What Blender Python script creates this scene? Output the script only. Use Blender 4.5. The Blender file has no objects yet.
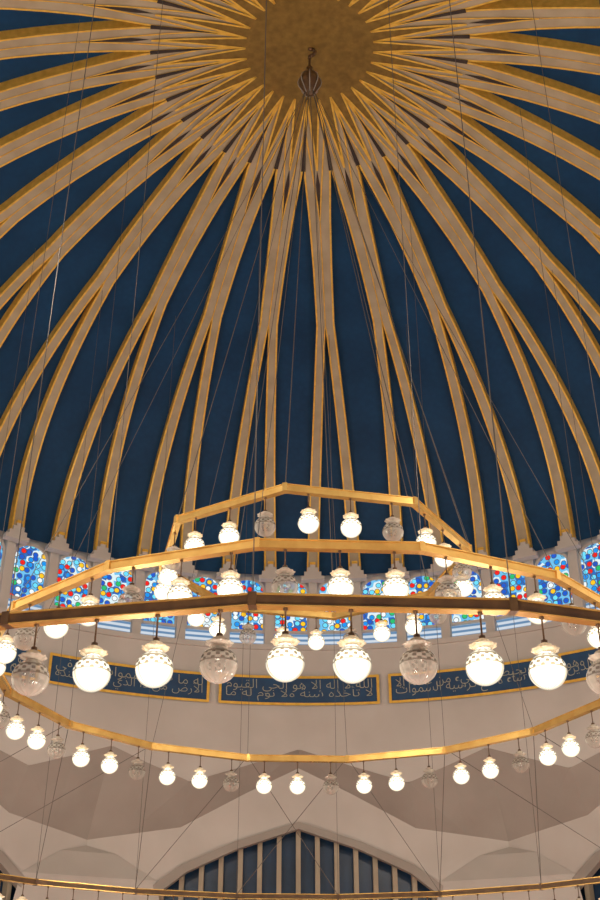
import bpy, math, random
from mathutils import Vector, Matrix
random.seed(7)
sc = bpy.context.scene
try:
    sc.view_settings.view_transform = 'Standard'
except Exception as e:
    print(e)
Z0 = 1.6
D = 23.25
COL = sc.collection
pi = math.pi
rad = math.radians

# ------------------------------------------------------------ materials
def newmat(name):
    m = bpy.data.materials.new(name); m.use_nodes = True
    nt = m.node_tree
    for n in list(nt.nodes): nt.nodes.remove(n)
    out = nt.nodes.new('ShaderNodeOutputMaterial')
    return m, nt, out
def N(nt, t, **kw):
    n = nt.nodes.new(t)
    for k, v in kw.items(): setattr(n, k, v)
    return n
def L(nt, a, b): nt.links.new(a, b)
def math_(nt, op, a, b=None):
    n = N(nt, 'ShaderNodeMath', operation=op)
    if hasattr(a, 'links'): L(nt, a, n.inputs[0])
    else: n.inputs[0].default_value = a
    if b is not None:
        if hasattr(b, 'links'): L(nt, b, n.inputs[1])
        else: n.inputs[1].default_value = b
    return n.outputs[0]
def ramp(nt, fac, stops, interp='LINEAR'):
    r = N(nt, 'ShaderNodeValToRGB'); r.color_ramp.interpolation = interp
    els = r.color_ramp.elements
    while len(els) > 1: els.remove(els[-1])
    els[0].position = stops[0][0]; els[0].color = (*stops[0][1], 1)
    for p, c in stops[1:]:
        e = els.new(p); e.color = (*c, 1)
    L(nt, fac, r.inputs[0]); return r.outputs[0]
def principled(name, c1, c2=None, scale=3.0, rough=.6, metal=0.0, bump=0.0, detail=4.0, emit=0.0):
    m, nt, out = newmat(name)
    b = N(nt, 'ShaderNodeBsdfPrincipled')
    b.inputs['Roughness'].default_value = rough
    b.inputs['Metallic'].default_value = metal
    tc = N(nt, 'ShaderNodeTexCoord')
    no = N(nt, 'ShaderNodeTexNoise'); no.inputs['Scale'].default_value = scale
    no.inputs['Detail'].default_value = detail
    L(nt, tc.outputs['Object'], no.inputs['Vector'])
    c2 = c2 or tuple(x * .85 for x in c1)
    col = ramp(nt, no.outputs['Fac'], [(.3, c2), (.7, c1)])
    L(nt, col, b.inputs['Base Color'])
    if emit:
        L(nt, col, b.inputs['Emission Color']); b.inputs['Emission Strength'].default_value = emit
    if bump:
        bp = N(nt, 'ShaderNodeBump'); bp.inputs['Strength'].default_value = bump
        L(nt, no.outputs['Fac'], bp.inputs['Height']); L(nt, bp.outputs[0], b.inputs['Normal'])
    L(nt, b.outputs[0], out.inputs[0])
    return m

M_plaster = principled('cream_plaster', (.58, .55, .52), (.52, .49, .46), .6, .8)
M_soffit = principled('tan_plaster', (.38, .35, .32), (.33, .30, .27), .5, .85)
M_rib = principled('rib_plaster', (.48, .40, .28), (.37, .30, .20), 1.2, .6)
M_bar = principled('mullion_paint', (.42, .36, .27), (.34, .29, .21), 1.2, .6)
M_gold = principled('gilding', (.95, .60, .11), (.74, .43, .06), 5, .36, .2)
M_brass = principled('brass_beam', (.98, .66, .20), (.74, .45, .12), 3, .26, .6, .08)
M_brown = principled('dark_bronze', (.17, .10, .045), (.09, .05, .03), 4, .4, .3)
M_shadow = principled('recess_shade', (.05, .035, .025), (.03, .02, .02), 4, .7)
M_cable = principled('steel_cable', (.14, .13, .12), None, 4, .5, .4)
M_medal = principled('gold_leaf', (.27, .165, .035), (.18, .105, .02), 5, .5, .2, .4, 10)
M_carpet = principled('red_carpet', (.32, .06, .04), (.22, .04, .03), 8, .9)
M_cap = principled('frosted_cap', (.62, .58, .50), (.45, .41, .35), 14, .2, 0)
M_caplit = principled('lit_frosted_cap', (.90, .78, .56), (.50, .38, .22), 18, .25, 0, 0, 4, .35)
M_letter = principled('letter_pale', (.42, .42, .34), None, 6, .5)
M_panelblue = principled('panel_blue', (.016, .075, .18), (.011, .05, .13), 2, .5)
M_void = principled('night_glass', (.012, .045, .11), (.008, .03, .07), 1, .25)

def dome_mat():
    m, nt, out = newmat('dome_blue_tile')
    b = N(nt, 'ShaderNodeBsdfPrincipled'); b.inputs['Roughness'].default_value = .6
    b.inputs['Specular IOR Level'].default_value = .25
    tc = N(nt, 'ShaderNodeTexCoord')
    no = N(nt, 'ShaderNodeTexNoise'); no.inputs['Scale'].default_value = .5
    L(nt, tc.outputs['Object'], no.inputs['Vector'])
    v = N(nt, 'ShaderNodeTexVoronoi'); v.inputs['Scale'].default_value = 5
    L(nt, tc.outputs['Object'], v.inputs['Vector'])
    c = ramp(nt, no.outputs['Fac'], [(.3, (.003, .040, .115)), (.7, (.006, .058, .16))])
    vv = ramp(nt, v.outputs['Distance'], [(0, (1, 1, 1)), (.8, (.75, .75, .75))])
    mx = N(nt, 'ShaderNodeMixRGB', blend_type='MULTIPLY'); mx.inputs[0].default_value = .6
    L(nt, c, mx.inputs[1]); L(nt, vv, mx.inputs[2])
    L(nt, mx.outputs[0], b.inputs['Base Color']); L(nt, b.outputs[0], out.inputs[0])
    return m
M_dome = dome_mat()

def stained():
    m, nt, out = newmat('stained_glass')
    tc = N(nt, 'ShaderNodeTexCoord')
    mp = N(nt, 'ShaderNodeMapping'); mp.inputs['Rotation'].default_value = (rad(90), 0, 0)
    oi = N(nt, 'ShaderNodeObjectInfo')
    L(nt, tc.outputs['Object'], mp.inputs['Vector'])
    sh = math_(nt, 'MULTIPLY', oi.outputs['Random'], 40)
    L(nt, sh, mp.inputs['Location'])
    v = N(nt, 'ShaderNodeTexVoronoi'); v.voronoi_dimensions = '2D'
    v.inputs['Scale'].default_value = 3.8; v.inputs['Randomness'].default_value = .55
    L(nt, mp.outputs[0], v.inputs['Vector'])
    sep = N(nt, 'ShaderNodeSeparateColor'); L(nt, v.outputs['Color'], sep.inputs[0])
    pal = ramp(nt, sep.outputs[0], [(0, (.01, .10, .58)), (.16, (.85, .92, .95)), (.28, (.85, .015, .015)),
            (.48, (1, .55, .02)), (.64, (.01, .28, .80)), (.76, (.02, .50, .16)), (.87, (.15, .70, .95))], 'CONSTANT')
    bg = ramp(nt, sep.outputs[1], [(0, (.15, .50, .80)), (.38, (.02, .14, .50)), (.72, (.70, .82, .85))], 'CONSTANT')
    inside = math_(nt, 'LESS_THAN', v.outputs['Distance'], .38)
    mx = N(nt, 'ShaderNodeMixRGB'); L(nt, inside, mx.inputs[0]); L(nt, bg, mx.inputs[1]); L(nt, pal, mx.inputs[2])
    ab = math_(nt, 'ABSOLUTE', math_(nt, 'SUBTRACT', v.outputs['Distance'], .38))
    lt = math_(nt, 'LESS_THAN', ab, .045)
    mx2 = N(nt, 'ShaderNodeMixRGB'); L(nt, lt, mx2.inputs[0]); L(nt, mx.outputs[0], mx2.inputs[1]); mx2.inputs[2].default_value = (.08, .07, .06, 1)
    e = N(nt, 'ShaderNodeEmission'); e.inputs['Strength'].default_value = 1.15
    L(nt, mx2.outputs[0], e.inputs['Color'])
    g = N(nt, 'ShaderNodeBsdfGlossy'); g.inputs['Roughness'].default_value = .2
    ms = N(nt, 'ShaderNodeMixShader'); ms.inputs[0].default_value = .04
    L(nt, e.outputs[0], ms.inputs[1]); L(nt, g.outputs[0], ms.inputs[2]); L(nt, ms.outputs[0], out.inputs[0])
    return m
M_stain = stained()
def louver():
    m, nt, out = newmat('pale_blue_panes')
    tc = N(nt, 'ShaderNodeTexCoord')
    w = N(nt, 'ShaderNodeTexWave', wave_type='BANDS', bands_direction='Z'); w.inputs['Scale'].default_value = 1.6
    L(nt, tc.outputs['Object'], w.inputs['Vector'])
    c = ramp(nt, w.outputs['Fac'], [(.3, (.16, .30, .5)), (.6, (.75, .82, .9))])
    e = N(nt, 'ShaderNodeEmission'); e.inputs['Strength'].default_value = .85
    L(nt, c, e.inputs['Color']); L(nt, e.outputs[0], out.inputs[0])
    return m
M_louver = louver()

def globe_mat(lit):
    m, nt, out = newmat('lit_crystal' if lit else 'unlit_crystal')
    tc = N(nt, 'ShaderNodeTexCoord')
    sp = N(nt, 'ShaderNodeSeparateXYZ'); L(nt, tc.outputs['Object'], sp.inputs[0])
    an = math_(nt, 'ARCTAN2', sp.outputs[0], sp.outputs[1])
    sn = math_(nt, 'SINE', math_(nt, 'MULTIPLY', an, 12))
    sz = math_(nt, 'SINE', math_(nt, 'MULTIPLY', sp.outputs[2], 70))
    hatch = math_(nt, 'MULTIPLY', sn, sz)
    mr = N(nt, 'ShaderNodeMapRange'); mr.inputs[1].default_value = -.225; mr.inputs[2].default_value = .225
    L(nt, sp.outputs[2], mr.inputs[0])
    band = ramp(nt, mr.outputs[0], [(0, (0,)*3), (.50, (0,)*3), (.53, (1,)*3), (.74, (1,)*3), (.77, (0,)*3)], 'LINEAR')
    lines = ramp(nt, mr.outputs[0], [(0, (0,)*3), (.495, (0,)*3), (.51, (1,)*3), (.535, (1,)*3), (.55, (0,)*3), (.74, (0,)*3), (.755, (1,)*3), (.79, (1,)*3), (.81, (0,)*3)], 'LINEAR')
    flute = ramp(nt, sn, [(0, (0,)*3), (.7, (.40,)*3)])
    hp = ramp(nt, hatch, [(0, (0,)*3), (.3, (1,)*3)])
    mixp = N(nt, 'ShaderNodeMixRGB'); L(nt, band, mixp.inputs[0]); L(nt, flute, mixp.inputs[1]); L(nt, hp, mixp.inputs[2])
    pat = math_(nt, 'MAXIMUM', mixp.outputs[0], math_(nt, 'MULTIPLY', lines, .9))
    lw = N(nt, 'ShaderNodeLayerWeight'); lw.inputs[0].default_value = .5
    cen = math_(nt, 'SUBTRACT', 1.0, lw.outputs['Facing'])
    if lit:
        hot = math_(nt, 'MULTIPLY', math_(nt, 'POWER', cen, 2.4), 4.4)
        base = math_(nt, 'ADD', hot, .85)
        dim = N(nt, 'ShaderNodeMapRange'); dim.inputs[3].default_value = 1.0; dim.inputs[4].default_value = .25
        L(nt, pat, dim.inputs[0])
        st = math_(nt, 'MULTIPLY', base, dim.outputs[0])
        col = ramp(nt, pat, [(0, (1, .91, .72)), (1, (1, .76, .46))])
        e = N(nt, 'ShaderNodeEmission'); L(nt, col, e.inputs['Color']); L(nt, st, e.inputs['Strength'])
        L(nt, e.outputs[0], out.inputs[0])
    else:
        b = N(nt, 'ShaderNodeBsdfPrincipled'); b.inputs['Roughness'].default_value = .08
        col = ramp(nt, pat, [(0, (.80, .78, .72)), (1, (.16, .14, .12))])
        L(nt, col, b.inputs['Base Color'])
        bp = N(nt, 'ShaderNodeBump'); bp.inputs['Strength'].default_value = .7; bp.inputs['Distance'].default_value = .02
        L(nt, pat, bp.inputs['Height']); L(nt, bp.outputs[0], b.inputs['Normal'])
        t = N(nt, 'ShaderNodeBsdfTransparent'); t.inputs[0].default_value = (.90, .89, .86, 1)
        g = N(nt, 'ShaderNodeMixShader')
        fr = math_(nt, 'ADD', math_(nt, 'MULTIPLY', lw.outputs['Facing'], .4), math_(nt, 'ADD', .24, math_(nt, 'MULTIPLY', pat, .45)))
        L(nt, fr, g.inputs[0]); L(nt, t.outputs[0], g.inputs[1]); L(nt, b.outputs[0], g.inputs[2])
        L(nt, g.outputs[0], out.inputs[0])
    return m
M_lit = globe_mat(True); M_unlit = globe_mat(False)

# ------------------------------------------------------------ helpers
def mk(name, verts, faces, mat, parent=None, smooth=False, mesh=None, link=True):
    if mesh is None:
        mesh = bpy.data.meshes.new(name)
        mesh.from_pydata([tuple(v) for v in verts], [], faces); mesh.update()
        mesh.materials.append(mat)
        if smooth:
            for p in mesh.polygons: p.use_smooth = True
    o = bpy.data.objects.new(name, mesh)
    COL.objects.link(o)
    if parent: o.parent = parent
    return o
def meta(o, label, cat, group=None, kind=None):
    o['label'] = label; o['category'] = cat
    if group: o['group'] = group
    if kind: o['kind'] = kind
class B:
    def __init__(s): s.v = []; s.f = []
    def add(s, v, f):
        k = len(s.v); s.v += [tuple(x) for x in v]; s.f += [tuple(i + k for i in q) for q in f]
    def box(s, x0, x1, y0, y1, z0, z1):
        s.add([(x0,y0,z0),(x1,y0,z0),(x1,y1,z0),(x0,y1,z0),(x0,y0,z1),(x1,y0,z1),(x1,y1,z1),(x0,y1,z1)],
              [(0,3,2,1),(4,5,6,7),(0,1,5,4),(1,2,6,5),(2,3,7,6),(3,0,4,7)])
    def lathe(s, prof, n=24, flute=None):
        v = []; f = []
        for j, (r, z) in enumerate(prof):
            for i in range(n):
                a = 2*pi*i/n
                rr = r*(1 + (flute[j] if flute else 0)*math.cos(a*(n/4)))
                v.append((rr*math.cos(a), rr*math.sin(a), z))
        for j in range(len(prof)-1):
            for i in range(n):
                k = (i+1) % n
                f.append((j*n+i, j*n+k, (j+1)*n+k, (j+1)*n+i))
        s.add(v, f)
    def tube(s, a, b, r, n=6):
        a = Vector(a); b = Vector(b); d = (b-a).normalized()
        u = d.orthogonal().normalized(); w = d.cross(u)
        v = []
        for p in (a, b):
            for i in range(n):
                t = 2*pi*i/n; v.append(p + u*math.cos(t)*r + w*math.sin(t)*r)
        f = [(i, (i+1) % n, n+(i+1) % n, n+i) for i in range(n)]
        f += [tuple(range(n))[::-1], tuple(range(n, 2*n))]
        s.add(v, f)
    def make(s, name, mat, parent=None, smooth=False): return mk(name, s.v, s.f, mat, parent, smooth)

def P(r, phi, z): return (r*math.sin(phi), r*math.cos(phi), z+Z0)   # phi from +Y
TRIM = [1]
def trim_name():
    TRIM[0] += 1; return 'trim_%d' % TRIM[0]

# ------------------------------------------------------------ dome
RB, ZB, HD = 17.5, 17.7, 10.45
def dome_pt(r, off=0.0):
    t = math.acos(min(1, r/RB))
    z = ZB + HD*math.sin(t)
    nr = math.cos(t)/RB; nz = math.sin(t)/HD
    l = math.hypot(nr, nz)
    return r - nr/l*off, z - nz/l*off
n = 128; rows = 30
vs = []; fs = []
for j in range(rows):
    t = (pi/2-.002)*j/(rows-1)
    for i in range(n):
        vs.append(P(RB*math.cos(t), 2*pi*i/n, ZB+HD*math.sin(t)))
for j in range(rows-1):
    for i in range(n):
        k = (i+1) % n; fs.append((j*n+i, j*n+k, (j+1)*n+k, (j+1)*n+i))
fs.append(tuple((rows-1)*n+i for i in range(n)))
dome = mk('ceiling', vs, fs, M_dome, smooth=True)
meta(dome, 'deep blue domed ceiling behind radiating gilded ribs', 'ceiling', kind='structure')

SEC = rad(5.625)
TS = math.acos(11.3/RB)
rs = [1.9, 2.5, 3.2, 4.0, 4.7, 5.2, 5.6, 6.2, 7, 8, 9, 10, 10.7, 11.3]
rs_u = [0]*len(rs)
for k in range(1, 19):
    u = k/18; rs.append(RB*math.cos(TS*(1-u))); rs_u.append(u)
def lerp(x, pts):
    if x <= pts[0][0]: return pts[0][1]
    for (a, fa), (c, fc) in zip(pts, pts[1:]):
        if x <= c: return fa+(fc-fa)*(x-a)/(c-a)
    return pts[-1][1]
def off_i(r, u): return .61*(1-(1-u)**1.5) if u > 0 else 0
def off_o(r, u):
    if u > 0:
        return off_i(r, u) + .35+.14*u
    full = r*SEC
    return min(full, lerp(r, [(4.9, 4.9*SEC), (6.2, .43), (7, .40), (9, .36), (11.3, .35)]))
RH = .34
def rp(r, offm, h):
    rr, z = dome_pt(r, h)
    return P(rr, offm/r, z)
def build_rib():
    f = B(); g = B()
    for s in (1, -1):
        fv = []; 
        for r, u in zip(rs, rs_u):
            i, o = off_i(r, u), off_o(r, u)
            fv += [rp(r, s*i, RH), rp(r, s*o, RH)]
        f.add(fv, [((k*2, k*2+1, k*2+3, k*2+2) if s > 0 else (k*2+2, k*2+3, k*2+1, k*2)) for k in range(len(rs)-1)])
        gv = []
        for r, u in zip(rs, rs_u): o = off_o(r, u); gv += [rp(r, s*o, RH), rp(r, s*o, -.02)]
        g.add(gv, [(k*2, k*2+1, k*2+3, k*2+2) for k in range(len(rs)-1)])
        gv = []
        for r, u in zip(rs, rs_u):
            if u > 0 or abs(r-11.3) < .01: i = off_i(r, u); gv += [rp(r, s*i, RH), rp(r, s*i, -.02)]
        g.add(gv, [(k*2, k*2+1, k*2+3, k*2+2) for k in range(len(gv)//2-1)])
        w = .06
        gv = []
        for r, u in zip(rs, rs_u): o = off_o(r, u); gv += [rp(r, s*(o+.005), RH+.015), rp(r, s*(o-w), RH+.015)]
        g.add(gv, [(k*2, k*2+1, k*2+3, k*2+2) for k in range(len(rs)-1)])
        gv = []
        for r, u in zip(rs, rs_u):
            if r > 6.9: i = off_i(r, u); gv += [rp(r, s*(i-.005), RH+.015), rp(r, s*(i+(w if u > 0 else .02)), RH+.015)]
        g.add(gv, [(k*2, k*2+1, k*2+3, k*2+2) for k in range(len(gv)//2-1)])
    return f, g
f, g = build_rib()
rib0 = f.make(trim_name(), M_rib); gil0 = g.make('rib_gilding', M_gold, rib0)
RLAB = 'cream dome rib with gilded edges forking into two legs'
meta(rib0, RLAB, 'dome rib', 'radiating ribs of the dome', 'structure')
RO = rad(2.81)
rib0.rotation_euler[2] = -RO
gil0['label'] = 'gold painted rib edges'
for k in range(1, 32):
    r2 = rib0.copy(); r2.name = trim_name(); COL.objects.link(r2); r2.rotation_euler[2] = -(RO+k*2*SEC)
    g2 = gil0.copy(); COL.objects.link(g2); g2.parent = r2

# medallion : disc whose rim breaks into a 32-pointed star
nn = 128
b = B()
def mz(r): return dome_pt(r, RH+.06)
vs = []
for r in [0.02, .5, 1.0, 1.5, 2.0]:
    for i in range(nn):
        a, z = mz(r); vs.append(P(a, RO+2*pi*i/nn, z))
b.add(vs, [(j*nn+i, j*nn+(i+1) % nn, (j+1)*nn+(i+1) % nn, (j+1)*nn+i) for j in range(4) for i in range(nn)])
def straight(r0, r1, q, nq=6):
    x0, y0 = r0*math.sin(SEC), r0*math.cos(SEC)
    u = q/nq
    x = x0*(1-u); y = y0+(r1-y0)*u
    return math.hypot(x, y), math.atan2(x, y)
def ray(b, c2, r0, rt, off):
    v = []
    for q in range(7):
        r, aa = straight(r0, rt, q); aa = max(aa, .0003)
        a, z = dome_pt(r, off); v += [P(a, c2-aa, z), P(a, c2+aa, z)]
    b.add(v, [(2*q, 2*q+1, 2*q+3, 2*q+2) for q in range(6)])
for k in range(32): ray(b, RO+k*2*SEC, 1.98, 4.9, RH+.06)
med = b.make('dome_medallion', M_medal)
meta(med, 'dark gold leaf medallion ending in a many-pointed star', 'medallion')
def zigzag(r_in, r_out, w, off):
    b = B()
    for k in range(32):
        c = RO+k*2*SEC
        for s in (-1, 1):
            v = []
            for q in range(7):
                r, aa = straight(r_in, r_out, q)
                a, z = dome_pt(r, off)
                dw = w/r
                v += [P(a, c+s*max(aa-dw*.5, 0), z), P(a, c+s*(aa+dw*.5), z)]
            b.add(v, [(2*q, 2*q+1, 2*q+3, 2*q+2) for q in range(6)])
    return b
zigzag(2.0, 4.9, .065, RH+.075).make('star_outline', M_gold, med)
zigzag(3.3, 7.0, .05, RH+.03).make('outer_star_line', M_gold, med)
# shade of notches painted as flat dark slivers, between rays and at rib forks
b = B()
def sliver(c, prof, off):
    v = []
    for r, w in prof:
        a, z = dome_pt(r, off); dw = max(w, .002)/r; v += [P(a, c-dw, z), P(a, c+dw, z)]
    b.add(v, [(2*q, 2*q+1, 2*q+3, 2*q+2) for q in range(len(prof)-1)])
for k in range(32):
    sliver(RO+(2*k+1)*SEC, ((2.9, 0), (3.6, .035), (4.4, .06), (4.95, .075)), RH+.040)
    sliver(RO+2*k*SEC, ((4.95, 0), (5.5, .07), (6.0, .055), (7.1, 0)), RH+.024)
b.make('notch_shade', M_shadow, med)

# ------------------------------------------------------------ drum
OCT = rad(-1.8)
def cyl_band(r, z0, z1, n=192):
    v = []
    for z in (z0, z1):
        for i in range(n): v.append(P(r, 2*pi*i/n, z))
    return v, [(i, (i+1) % n, n+(i+1) % n, n+i) for i in range(n)]
b = B()
def zig(a):
    a = (a-OCT+rad(22.5)) % rad(45) - rad(22.5)
    a = abs(math.degrees(a))
    return lerp(a, [(0, 10.75), (13, 9.45), (22.5, 10.5)])
n = 720; v = []
for i in range(n):
    a = 2*pi*i/n; v.append(P(17.5, a, zig(a)))
for i in range(n):
    a = 2*pi*i/n; v.append(P(17.5, a, 14.7))
b.add(v, [(i, (i+1) % n, n+(i+1) % n, n+i) for i in range(n)])
b.add(*cyl_band(17.8, 14.6, 17.9))
v = []
for r in (17.5, 17.8):
    for i in range(n): v.append(P(r, 2*pi*i/n, 14.7))
b.add(v, [(i, (i+1) % n, n+(i+1) % n, n+i) for i in range(n)])
drum = b.make('wall_drum', M_plaster, smooth=True)
meta(drum, 'round cream plaster drum wall carrying the dome', 'wall', kind='structure')
def ring_trim(name, r0, r1, z0, z1, mat, lab):
    v = []; n = 192
    for (r, z) in ((r1, z0), (r0, z0), (r0, z1), (r1, z1)):
        for i in range(n): v.append(P(r, 2*pi*i/n, z))
    f = []
    for j in range(3):
        for i in range(n): f.append((j*n+i, j*n+(i+1) % n, (j+1)*n+(i+1) % n, (j+1)*n+i))
    o = mk(name, v, f, mat); meta(o, lab, 'trim', kind='structure')
ring_trim('trim_1', 17.38, 17.52, 14.55, 14.75, M_plaster, 'cream sill moulding running under the stained windows')

pw = .17
b = B(); b.box(-pw, pw, 17.5, 17.82, 14.75, 17.6)
b2 = [(x, y, z+Z0) for x, y, z in b.v]
pier = mk(trim_name(), b2, b.f, M_plaster)
meta(pier, 'cream plaster pier with stepped crest between stained windows', 'window pier', 'piers between the drum windows', 'structure')
def step_outline():
    h = [(.46, 17.35), (.46, 17.5), (.34, 17.5), (.34, 17.68), (.22, 17.68), (.22, 17.86), (.10, 17.86), (.10, 17.98)]
    return h+[(-x, z) for x, z in h[::-1]]
so = step_outline(); m_ = len(so)
b = B(); b.add([(x, 17.04, z+Z0) for x, z in so]+[(x, 17.4, z+Z0) for x, z in so],
   [tuple(range(m_)), tuple(range(m_, 2*m_))[::-1]]+[(i, (i+1) % m_, m_+(i+1) % m_, m_+i) for i in range(m_)])
mer = b.make('crest', M_plaster, pier)
b = B(); b.box(-.11, .11, 17.0, 17.3, 17.98+Z0, 18.08+Z0)
cg = b.make('crest_cap', M_gold, pier)
for k in range(1, 64):
    p2 = pier.copy(); p2.name = trim_name(); COL.objects.link(p2); p2.rotation_euler[2] = -k*SEC
    for c in (mer, cg):
        c2 = c.copy(); COL.objects.link(c2); c2.parent = p2

def arch_poly(w, z0, z1, n=10):
    pts = [(-w, z0), (w, z0)]
    for i in range(n+1):
        a = pi*i/n
        pts.append((w*math.cos(a), z1-w*.8+w*.8*math.sin(a)))
    return pts
zc = 16.2
gp = arch_poly(.66, 15.35-zc, 17.58-zc)
win = mk('window_1', [(x, 0, z) for x, z in gp], [tuple(range(len(gp)))], M_stain)
meta(win, 'arched stained glass window with red, blue, green and yellow roundels', 'window', 'stained windows of the drum', 'structure')
b = B()
ip = arch_poly(.62, 15.40-zc, 17.5-zc); op = arch_poly(.69, 15.30-zc, 17.62-zc)
v = [(x, -.06, z) for x, z in ip]+[(x, -.06, z) for x, z in op]+[(x, .0, z) for x, z in ip]
m_ = len(ip)
b.add(v, [(i, (i+1) % m_, m_+(i+1) % m_, m_+i) for i in range(m_)]+[(i, 2*m_+i, 2*m_+(i+1) % m_, (i+1) % m_) for i in range(m_)])
wf = b.make('window_frame', M_plaster, win)
b = B(); b.add([(-.66, -.02, 14.8-zc), (.66, -.02, 14.8-zc), (.66, -.02, 15.27-zc), (-.66, -.02, 15.27-zc)], [(0, 1, 2, 3)])
wp = b.make('lower_pane', M_louver, win)
def place_win(o, k):
    a = SEC*(k+.5)
    o.location = P(17.66, a, zc); o.rotation_euler[2] = -a
place_win(win, 0)
idx = 2
for k in range(1, 64):
    w2 = win.copy(); w2.name = 'window_%d' % idx; idx += 1; COL.objects.link(w2); place_win(w2, k)
    for c in (wf, wp):
        c2 = c.copy(); COL.objects.link(c2); c2.parent = w2

# ------------------------------------------------------------ calligraphy
FORMS = {'ا':(0xFE8D,2),'ب':(0xFE8F,4),'ة':(0xFE93,2),'ت':(0xFE95,4),'ث':(0xFE99,4),'ج':(0xFE9D,4),'ح':(0xFEA1,4),'خ':(0xFEA5,4),
 'د':(0xFEA9,2),'ذ':(0xFEAB,2),'ر':(0xFEAD,2),'ز':(0xFEAF,2),'س':(0xFEB1,4),'ش':(0xFEB5,4),'ص':(0xFEB9,4),'ض':(0xFEBD,4),
 'ط':(0xFEC1,4),'ظ':(0xFEC5,4),'ع':(0xFEC9,4),'غ':(0xFECD,4),'ف':(0xFED1,4),'ق':(0xFED5,4),'ك':(0xFED9,4),'ل':(0xFEDD,4),
 'م':(0xFEE1,4),'ن':(0xFEE5,4),'ه':(0xFEE9,4),'و':(0xFEED,2),'ى':(0xFEEF,2),'ي':(0xFEF1,4),'أ':(0xFE83,2),'إ':(0xFE87,2),'ؤ':(0xFE85,2),'ئ':(0xFE89,4)}
def shape(t):
    out = []
    chars = list(t); i = 0; prevjoin = False
    while i < len(chars):
        c = chars[i]
        if c == 'ل' and i+1 < len(chars) and chars[i+1] in 'اإأ':
            base = {'ا':0xFEFB,'أ':0xFEF7,'إ':0xFEF9}[chars[i+1]]
            out.append(chr(base+(1 if prevjoin else 0))); prevjoin = False; i += 2; continue
        if c in FORMS:
            code, nf = FORMS[c]
            nxt = i+1 < len(chars) and chars[i+1] in FORMS
            if nf == 4:
                if prevjoin and nxt: k = 3
                elif nxt: k = 2
                elif prevjoin: k = 1
                else: k = 0
                prevjoin = nxt
            else:
                k = 1 if prevjoin else 0; prevjoin = False
            out.append(chr(code+k))
        else:
            out.append(c if c != 'ء' else chr(0xFE80)); prevjoin = False
        i += 1
    return ''.join(reversed(out))
LINES = [('من ذا الذي يشفع عنده إلا بإذنه', 'يعلم ما بين أيديهم وما خلفهم'),
         ('له ما في السموات وما في', 'الأرض من ذا الذي يشفع عنده'),
         ('الله لا إله إلا هو الحي القيوم', 'لا تأخذه سنة ولا نوم له ما'),
         ('ولا يحيطون بشيء من علمه إلا', 'بما شاء وسع كرسيه السموات'),
         ('والأرض ولا يؤوده حفظهما وهو', 'العلي العظيم لا إكراه في الدين')]
def text_mesh(s):
    cu = bpy.data.curves.new('lettering', 'FONT'); cu.body = s; cu.size = 1; cu.align_x = 'CENTER'
    cu.resolution_u = 3; cu.offset = -.012
    o = bpy.data.objects.new('tmp_text', cu); COL.objects.link(o)
    bpy.context.view_layer.update()
    dg = bpy.context.evaluated_depsgraph_get()
    me = bpy.data.meshes.new_from_object(o.evaluated_get(dg))
    bpy.data.objects.remove(o); return me
PZ0, PZ1 = 12.38, 13.48
CW = rad(9.95)
def curved(b, a0, a1, z0, z1, r, n=24):
    v = []
    for i in range(n+1):
        a = a0+(a1-a0)*i/n; v += [P(r, a, z0), P(r, a, z1)]
    b.add(v, [(i*2, i*2+2, i*2+3, i*2+1) for i in range(n)])
for pk in range(-2, 3):
    c = rad(-1.8+21.2*pk)
    b = B(); curved(b, c-CW, c+CW, PZ0, PZ1, 17.42)
    pan = b.make('calligraphy_panel', M_panelblue)
    meta(pan, 'blue curved panel with pale Arabic calligraphy and gold border', 'panel', 'calligraphy panels around the drum')
    b = B(); fw = .08; fa = fw/17.5
    for (a0, a1, z0, z1) in ((c-CW, c+CW, PZ0-.02, PZ0+fw), (c-CW, c+CW, PZ1-fw, PZ1+.02)):
        curved(b, a0, a1, z0, z1, 17.37)
    for (a0, a1) in ((c-CW-fa*.3, c-CW+fa), (c+CW-fa, c+CW+fa*.3)):
        curved(b, a0, a1, PZ0, PZ1, 17.365, 2)
    b.make('panel_border', M_gold, pan)
    H = (PZ1-PZ0)-.26
    vv = []; ff = []
    for li, s in enumerate(LINES[pk+2]):
        me = text_mesh(shape(s))
        xs = [v.co.x for v in me.vertices]; ys = [v.co.y for v in me.vertices]
        if not xs: continue
        x0, x1, y0, y1 = min(xs), max(xs), min(ys), max(ys)
        W = 17.5*CW*2-.5; hz = H*.68
        zb = PZ0+.13+(H-hz if li == 0 else 0)
        k0 = len(vv)
        for v in me.vertices:
            tx = (v.co.x-(x0+x1)/2)/(x1-x0)*W; tz = zb+(v.co.y-y0)/(y1-y0)*hz
            vv.append(P(17.36-.01*li, c+tx/17.5, tz))
        ff += [tuple(i+k0 for i in p.vertices) for p in me.polygons]
        bpy.data.meshes.remove(me)
    if vv: mk('lettering', vv, ff, M_letter, pan)

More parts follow.
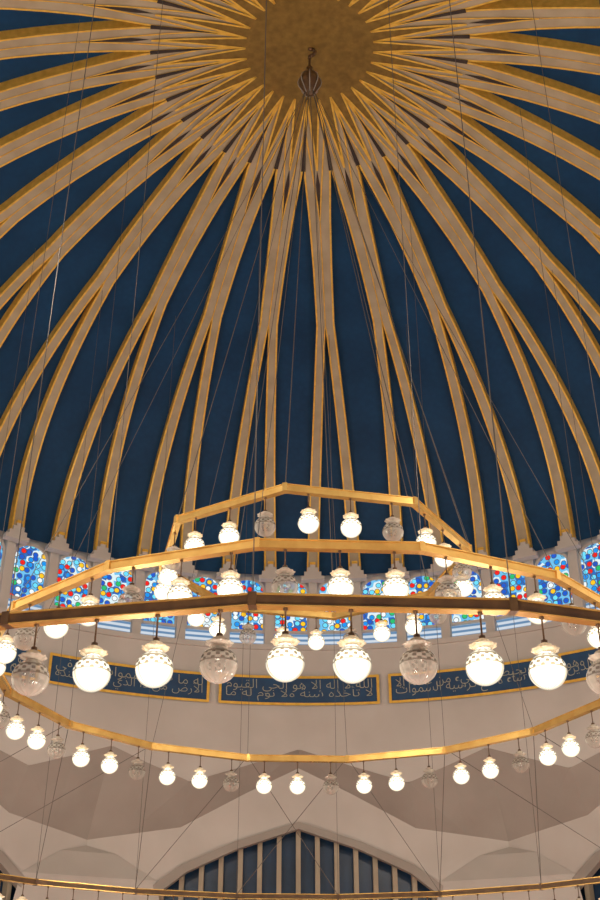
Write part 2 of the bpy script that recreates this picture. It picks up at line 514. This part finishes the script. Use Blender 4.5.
# ------------------------------------------------------------ octagon walls with arches
AP = 18.5; HWID = AP*math.tan(rad(22.5))
ARCH = [(6.5, -1.6), (6.5, 2.8), (6.3, 4.6), (5.6, 5.85), (4.2, 6.85), (2.3, 7.65), (0, 8.35)]
arch = ARCH + [(-x, z) for x, z in ARCH[-2::-1]]
def wall_mesh():
    b = B()
    ztop = 11.4
    y = AP
    outer = [(HWID, -1.6), (HWID, 2.8), (HWID, 4.6), (HWID, 8), (HWID, ztop), (4, ztop), (0, ztop)]
    outer = outer + [(-x, z) for x, z in outer[-2::-1]]
    v = [(x, y, z+Z0) for x, z in arch]+[(x, y, z+Z0) for x, z in outer]+[(x, y+1.2, z+Z0) for x, z in arch]
    m = len(arch)
    b.add(v, [(i, i+1, m+i+1, m+i) for i in range(m-1)]+[(i+1, i, 2*m+i, 2*m+i+1) for i in range(m-1)])
    return b
wb = wall_mesh()
names = ['far', 'far_right', 'right', 'near_right', 'near', 'near_left', 'left', 'far_left']
def soffit_mesh():
    b = B()
    for s in (1, -1):
        def p(a, z, r=17.5): return (s*r*math.sin(rad(a)), r*math.cos(rad(a)), z+Z0)
        T = [p(0, 10.75), p(6.5, 10.1), p(13, 9.45), p(18, 10.0), p(22.5, 10.5)]
        Q = [(0, AP, 10.3+Z0), (s*1.9, AP, 9.4+Z0), (s*4.3, AP, 8.15+Z0), (s*6.2, AP, 7.9+Z0), (s*HWID, AP, 7.7+Z0)]
        b.add(T+Q, [(i, i+1, 5+i+1, 5+i) for i in range(4)])
    return b
sb = soffit_mesh()
ab = B()
mo = [(x*1.0, z) for x, z in arch]
inn = [(x*.955, (z-.25) if z > 2 else z) for x, z in arch]
m = len(mo)
ab.add([(x, AP-.08, z+Z0) for x, z in mo]+[(x, AP-.08, z+Z0) for x, z in inn]+[(x, AP+.25, z+Z0) for x, z in inn],
       [(i, i+1, m+i+1, m+i) for i in range(m-1)]+[(m+i, m+i+1, 2*m+i+1, 2*m+i) for i in range(m-1)])
cb = B()
RC = AP/math.cos(rad(22.5))
def cp(t, z, push=0):
    s = 1 if t >= 0 else -1
    x = abs(t)*math.cos(rad(22.5)); y = RC-abs(t)*math.sin(rad(22.5))
    return (s*x, y-push, z+Z0)
cb.add([cp(-1.1, 7.2, .02), cp(1.1, 7.2, .02), cp(2.6, 6.3, .02), cp(3.0, 4.4, .02), cp(3.0, -1.6, .02), cp(-3.0, -1.6, .02), cp(-3.0, 4.4, .02), cp(-2.6, 6.3, .02), cp(0, 7.5, .02)],
       [(0, 1, 2, 7), (7, 2, 3, 6), (6, 3, 4, 5), (1, 0, 8)])
cb.add([cp(-1.1, 7.2, .02), cp(0, 7.2, -.0), cp(1.1, 7.2, .02)], [(0, 1, 2)])
meshes = {}
for k in range(8):
    rz = -k*rad(45)-OCT
    def inst(key, bb, nm, mat):
        if key not in meshes:
            o = bb.make(nm, mat); meshes[key] = o.data
        else:
            o = mk(nm, None, None, None, mesh=meshes[key])
        o.rotation_euler[2] = rz
        return o
    o = inst('w', wb, 'wall_'+names[k], M_plaster); meta(o, 'cream plaster wall with broad low pointed arch', 'wall', kind='structure')
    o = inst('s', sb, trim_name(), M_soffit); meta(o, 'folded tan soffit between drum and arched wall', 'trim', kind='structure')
    o = inst('c', cb, trim_name(), M_plaster); meta(o, 'faceted cream corner pier with angular top', 'trim', kind='structure')
    o.rotation_euler[2] = rz-rad(22.5)
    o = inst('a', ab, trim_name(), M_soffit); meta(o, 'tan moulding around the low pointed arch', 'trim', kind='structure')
    if k in (0, 1, 7, 2, 6):
        if 'g' not in meshes:
            gb = B(); inn2 = [(x, AP+.7, z+Z0) for x, z in arch]; gb.add(inn2, [tuple(range(len(inn2)))])
            mb_ = B(); x = -6.3
            def az(x):
                x = abs(x); pts = sorted((px, pz) for px, pz in ARCH if pz > 2.7); return lerp(x, pts)
            while x <= 6.3:
                mb_.box(x-.085, x+.085, AP+.35, AP+.66, 0, az(x)+Z0-.02); x += .7
            tb_ = B(); tb_.box(-6.4, 6.4, AP+.35, AP+.6, 3.0+Z0, 3.3+Z0)
        o = inst('g', gb, 'window_%d' % idx, M_void); idx += 1
        meta(o, 'dark blue arched window behind tan vertical mullions', 'window', kind='structure')
        for key, bb in (('m', mb_), ('t', tb_)):
            if key not in meshes:
                q = bb.make('mullion' if key == 'm' else 'transom', M_bar); meshes[key] = q.data
            else: q = mk('mullion' if key == 'm' else 'transom', None, None, None, mesh=meshes[key])
            q.parent = o
b = B()
b.add([(22*math.sin(rad(45*i+22.5)), 22*math.cos(rad(45*i+22.5)), 0) for i in range(8)], [tuple(range(8))[::-1]])
b.box(-9, 9, -27, -18, -.2, -.001)
fl = b.make('floor', M_carpet); meta(fl, 'red carpeted prayer hall floor', 'floor', kind='structure')

# ------------------------------------------------------------ chandelier rings
RINGS = [
    (3.57, 10.49, 8, -8.8, 24, -8.8+7.5, 2, M_brass, .13, .11, 'small'),
    (6.94, 7.67, 16, -7.5, 48, -7.5+3.75, 0, M_brass, .13, .11, 'middle'),
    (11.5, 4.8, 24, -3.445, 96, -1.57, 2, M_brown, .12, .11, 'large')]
def rpn(R, deg, z):
    a = rad(deg); return (R*math.sin(a), -R*math.cos(a), z+Z0)
def poly_tube(R, n, c0, z0, z1, wi, wo):
    v = []
    for (r, z) in ((R-wi, z0), (R+wo, z0), (R+wo, z1), (R-wi, z1)):
        for i in range(n): v.append(rpn(r, c0+360*i/n, z))
    f = []
    for j in range(4):
        jj = (j+1) % 4
        for i in range(n): f.append((j*n+i, j*n+(i+1) % n, jj*n+(i+1) % n, jj*n+i))
    return v, f
GLR = .215
def globe_meshes():
    prof = []; fl = []
    nz = 20
    for j in range(nz+1):
        th = pi*(j/nz)
        r = GLR*math.sin(th); z = -GLR*.97*math.cos(th)
        if r < .001: r = .002
        if z > GLR*.86: r = max(r, .09)
        prof.append((r, z)); fl.append(.014 if .15 < th/pi < .8 else 0)
    b = B(); b.lathe(prof[:-1], 48, fl)
    c = B(); c.lathe([(.085, .185), (.09, .205), (.12, .222), (.155, .245), (.158, .256), (.12, .268), (.09, .285), (.085, .305), (.05, .325), (.03, .335)], 40,
                     [0, 0, .03, .07, .07, .03, 0, 0, 0, 0])
    s = B(); s.lathe([(.028, .33), (.04, .335), (.04, .365), (.012, .38), (.012, .62), (.03, .63), (.03, .67)], 8)
    return b, c, s
gl, cpp, stm = globe_meshes()
def make_lamp(lit):
    e = bpy.data.objects.new('globe_lamp', None); e.empty_display_size = .1; COL.objects.link(e)
    g = gl.make('glass_globe', M_lit if lit else M_unlit, e, True)
    c = cpp.make('lamp_cap', M_caplit if lit else M_cap, e, True)
    s = stm.make('lamp_stem', M_brown, e, True)
    return e, (g, c, s)
first = {}
for ri, (R, z, ns, c0, ng, g0, unl, wm, h, w, lab) in enumerate(RINGS):
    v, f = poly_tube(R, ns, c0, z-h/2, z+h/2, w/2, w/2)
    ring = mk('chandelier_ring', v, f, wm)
    meta(ring, {'small': 'small octagonal brass chandelier ring hung highest', 'middle': 'mid-sized sixteen-sided brass chandelier ring',
                'large': 'largest dark bronze chandelier ring with brass flanges'}[lab], 'chandelier ring', 'tiers of the chandelier')
    for (za, zb) in ((z-h/2-.015, z-h/2), (z+h/2, z+h/2+.02)):
        v, f = poly_tube(R, ns, c0, za, zb, w/2+.02, w/2+.02)
        mk('ring_flange', v, f, M_brass, ring)
    for i in range(ns):
        b = B(); b.box(-.05, .05, -w/2-.024, w/2+.024, -h/2-.018, h/2+.03)
        o = b.make('corner_bracket', wm, ring)
        o.location = rpn(R, c0+360*i/ns, z); o.rotation_euler[2] = rad(c0+360*i/ns)
    for k in range(ng):
        deg = g0+360*k/ng
        rel = ((deg-c0) % (360/ns))-180/ns
        rr = R*math.cos(pi/ns)/math.cos(rad(rel))
        lit = (k % 3 != unl)
        p = rpn(rr, deg, z-h/2-.67)
        if lit not in first:
            first[lit] = make_lamp(lit); e, parts = first[lit]
        else:
            e0, parts = first[lit]
            e = e0.copy(); COL.objects.link(e)
            for q in parts:
                q2 = q.copy(); COL.objects.link(q2); q2.parent = e
        e.location = p; e.rotation_euler[2] = rad(deg)
        e['label'] = ('lit white crystal globe lamp hanging from a brass ring' if lit else 'unlit clear cut-glass globe lamp hanging from a brass ring')
        e['category'] = 'lamp'; e['group'] = 'globe lamps of the chandelier'

# hub
b = B()
b.lathe([(.02, -.5), (.12, -.45), (.2, -.3), (.31, -.1), (.34, .05), (.30, .2), (.2, .38), (.10, .5), (.07, .62), (.1, .68), (.04, .74), (.03, 1.2)], 16)
HZ = 26.2
hub = b.make('chandelier_hub', M_brown, smooth=True); hub.location = (0, 0, HZ+Z0)
meta(hub, 'dark bronze bulb-shaped hub where chandelier cables gather', 'chandelier hub')
b = B()
for i in range(8):
    a = 2*pi*i/8
    pts = [(.14, -.45), (.33, -.1), (.36, .05), (.32, .22), (.12, .5)]
    for (r0, z0), (r1, z1) in zip(pts, pts[1:]):
        b.tube((r0*math.cos(a), r0*math.sin(a), z0), (r1*math.cos(a), r1*math.sin(a), z1), .015, 5)
b.make('hub_cage', M_soffit, hub)
b = B()
pts = [(.0, 1.1), (.0, 1.2), (.12, 1.27), (.17, 1.4), (.10, 1.52), (-.03, 1.56), (-.03, 1.75)]
for (x0, z0), (x1, z1) in zip(pts, pts[1:]): b.tube((x0, 0, z0), (x1, 0, z1), .055, 8)
b.make('ceiling_hook', M_brown, hub, True)

def cable(a, b_, r=.013, grp='hub cables'):
    a = Vector(a); b_ = Vector(b_)
    bb = B(); bb.tube((0, 0, 0), b_-a, r, 5)
    o = bb.make('suspension_cable', M_cable); o.location = a
    meta(o, 'thin dark steel suspension cable of the chandelier', 'cable', grp)
for ri in (0, 1):
    R, z, ns, c0 = RINGS[ri][:4]
    for i in range(0, ns, 1 if ri == 0 else 2):
        p = rpn(R, c0+360*i/ns, z+.08); a = rad(c0+360*i/ns)
        cable((.15*math.sin(a), -.15*math.cos(a), HZ+Z0-.4), p, .011 if ri == 0 else .007)
for ri in (1, 2):
    R, z, ns, c0 = RINGS[ri][:4]
    for i in range(0, ns):
        if ri == 1 and i % 2 == 0: continue
        p = rpn(R, c0+360*i/ns, z+.08)
        rr, zz = dome_pt(R, RH)
        cable(p, (p[0], p[1], zz+Z0), .007, 'vertical cables from the dome')
R2, z2, n2, c2 = RINGS[1][:4]; R3, z3, n3, c3 = RINGS[2][:4]
for i in range(n2):
    d = (c2+360*i/n2) % 360
    if not (100 < d < 260): continue
    j = round((d-c3)/(360/n3))
    for s in (-1, 1):
        cable(rpn(R2, d, z2+.05), rpn(R3, c3+(j+s)*360/n3, z3+.05), .009, 'bracing cables between rings')

# ------------------------------------------------------------ lights
def pt(x, y, z, w, r=.4, col=(1, .87, .71)):  # unseen fill light, added to brighten the dome and walls
    l = bpy.data.lights.new('lamp', 'POINT'); l.energy = w; l.color = col; l.shadow_soft_size = r
    o = bpy.data.objects.new('added_fill_light', l); o.location = (x, y, z+Z0); COL.objects.link(o)
for i in range(6):  # added fills near the floor, below the view
    a = rad(30+60*i)
    pt(11*math.sin(a), 11*math.cos(a), -1.0, 620, .5)
for s in (-1, 1):  # added fills high on both sides, outside the view
    pt(s*14, -4, 8.5, 2000, .6)
    pt(s*7, -9, 13, 1100, .6)
pt(0, -14, 0, 1000, .6)  # added low fill on the camera side, below the view
w = bpy.data.worlds.new('World'); sc.world = w; w.use_nodes = True
w.node_tree.nodes['Background'].inputs[0].default_value = (1, .92, .84, 1)
w.node_tree.nodes['Background'].inputs[1].default_value = .15

# ------------------------------------------------------------ camera
cam = bpy.data.cameras.new('camera'); co = bpy.data.objects.new('camera', cam); COL.objects.link(co)
cam.sensor_fit = 'VERTICAL'; cam.sensor_height = 24; cam.lens = 24*1100/900
cam.clip_end = 300
co.location = (0, -D, Z0)
co.rotation_euler = (rad(90+30), 0, math.atan(12/1100/math.cos(rad(30))))
sc.camera = co
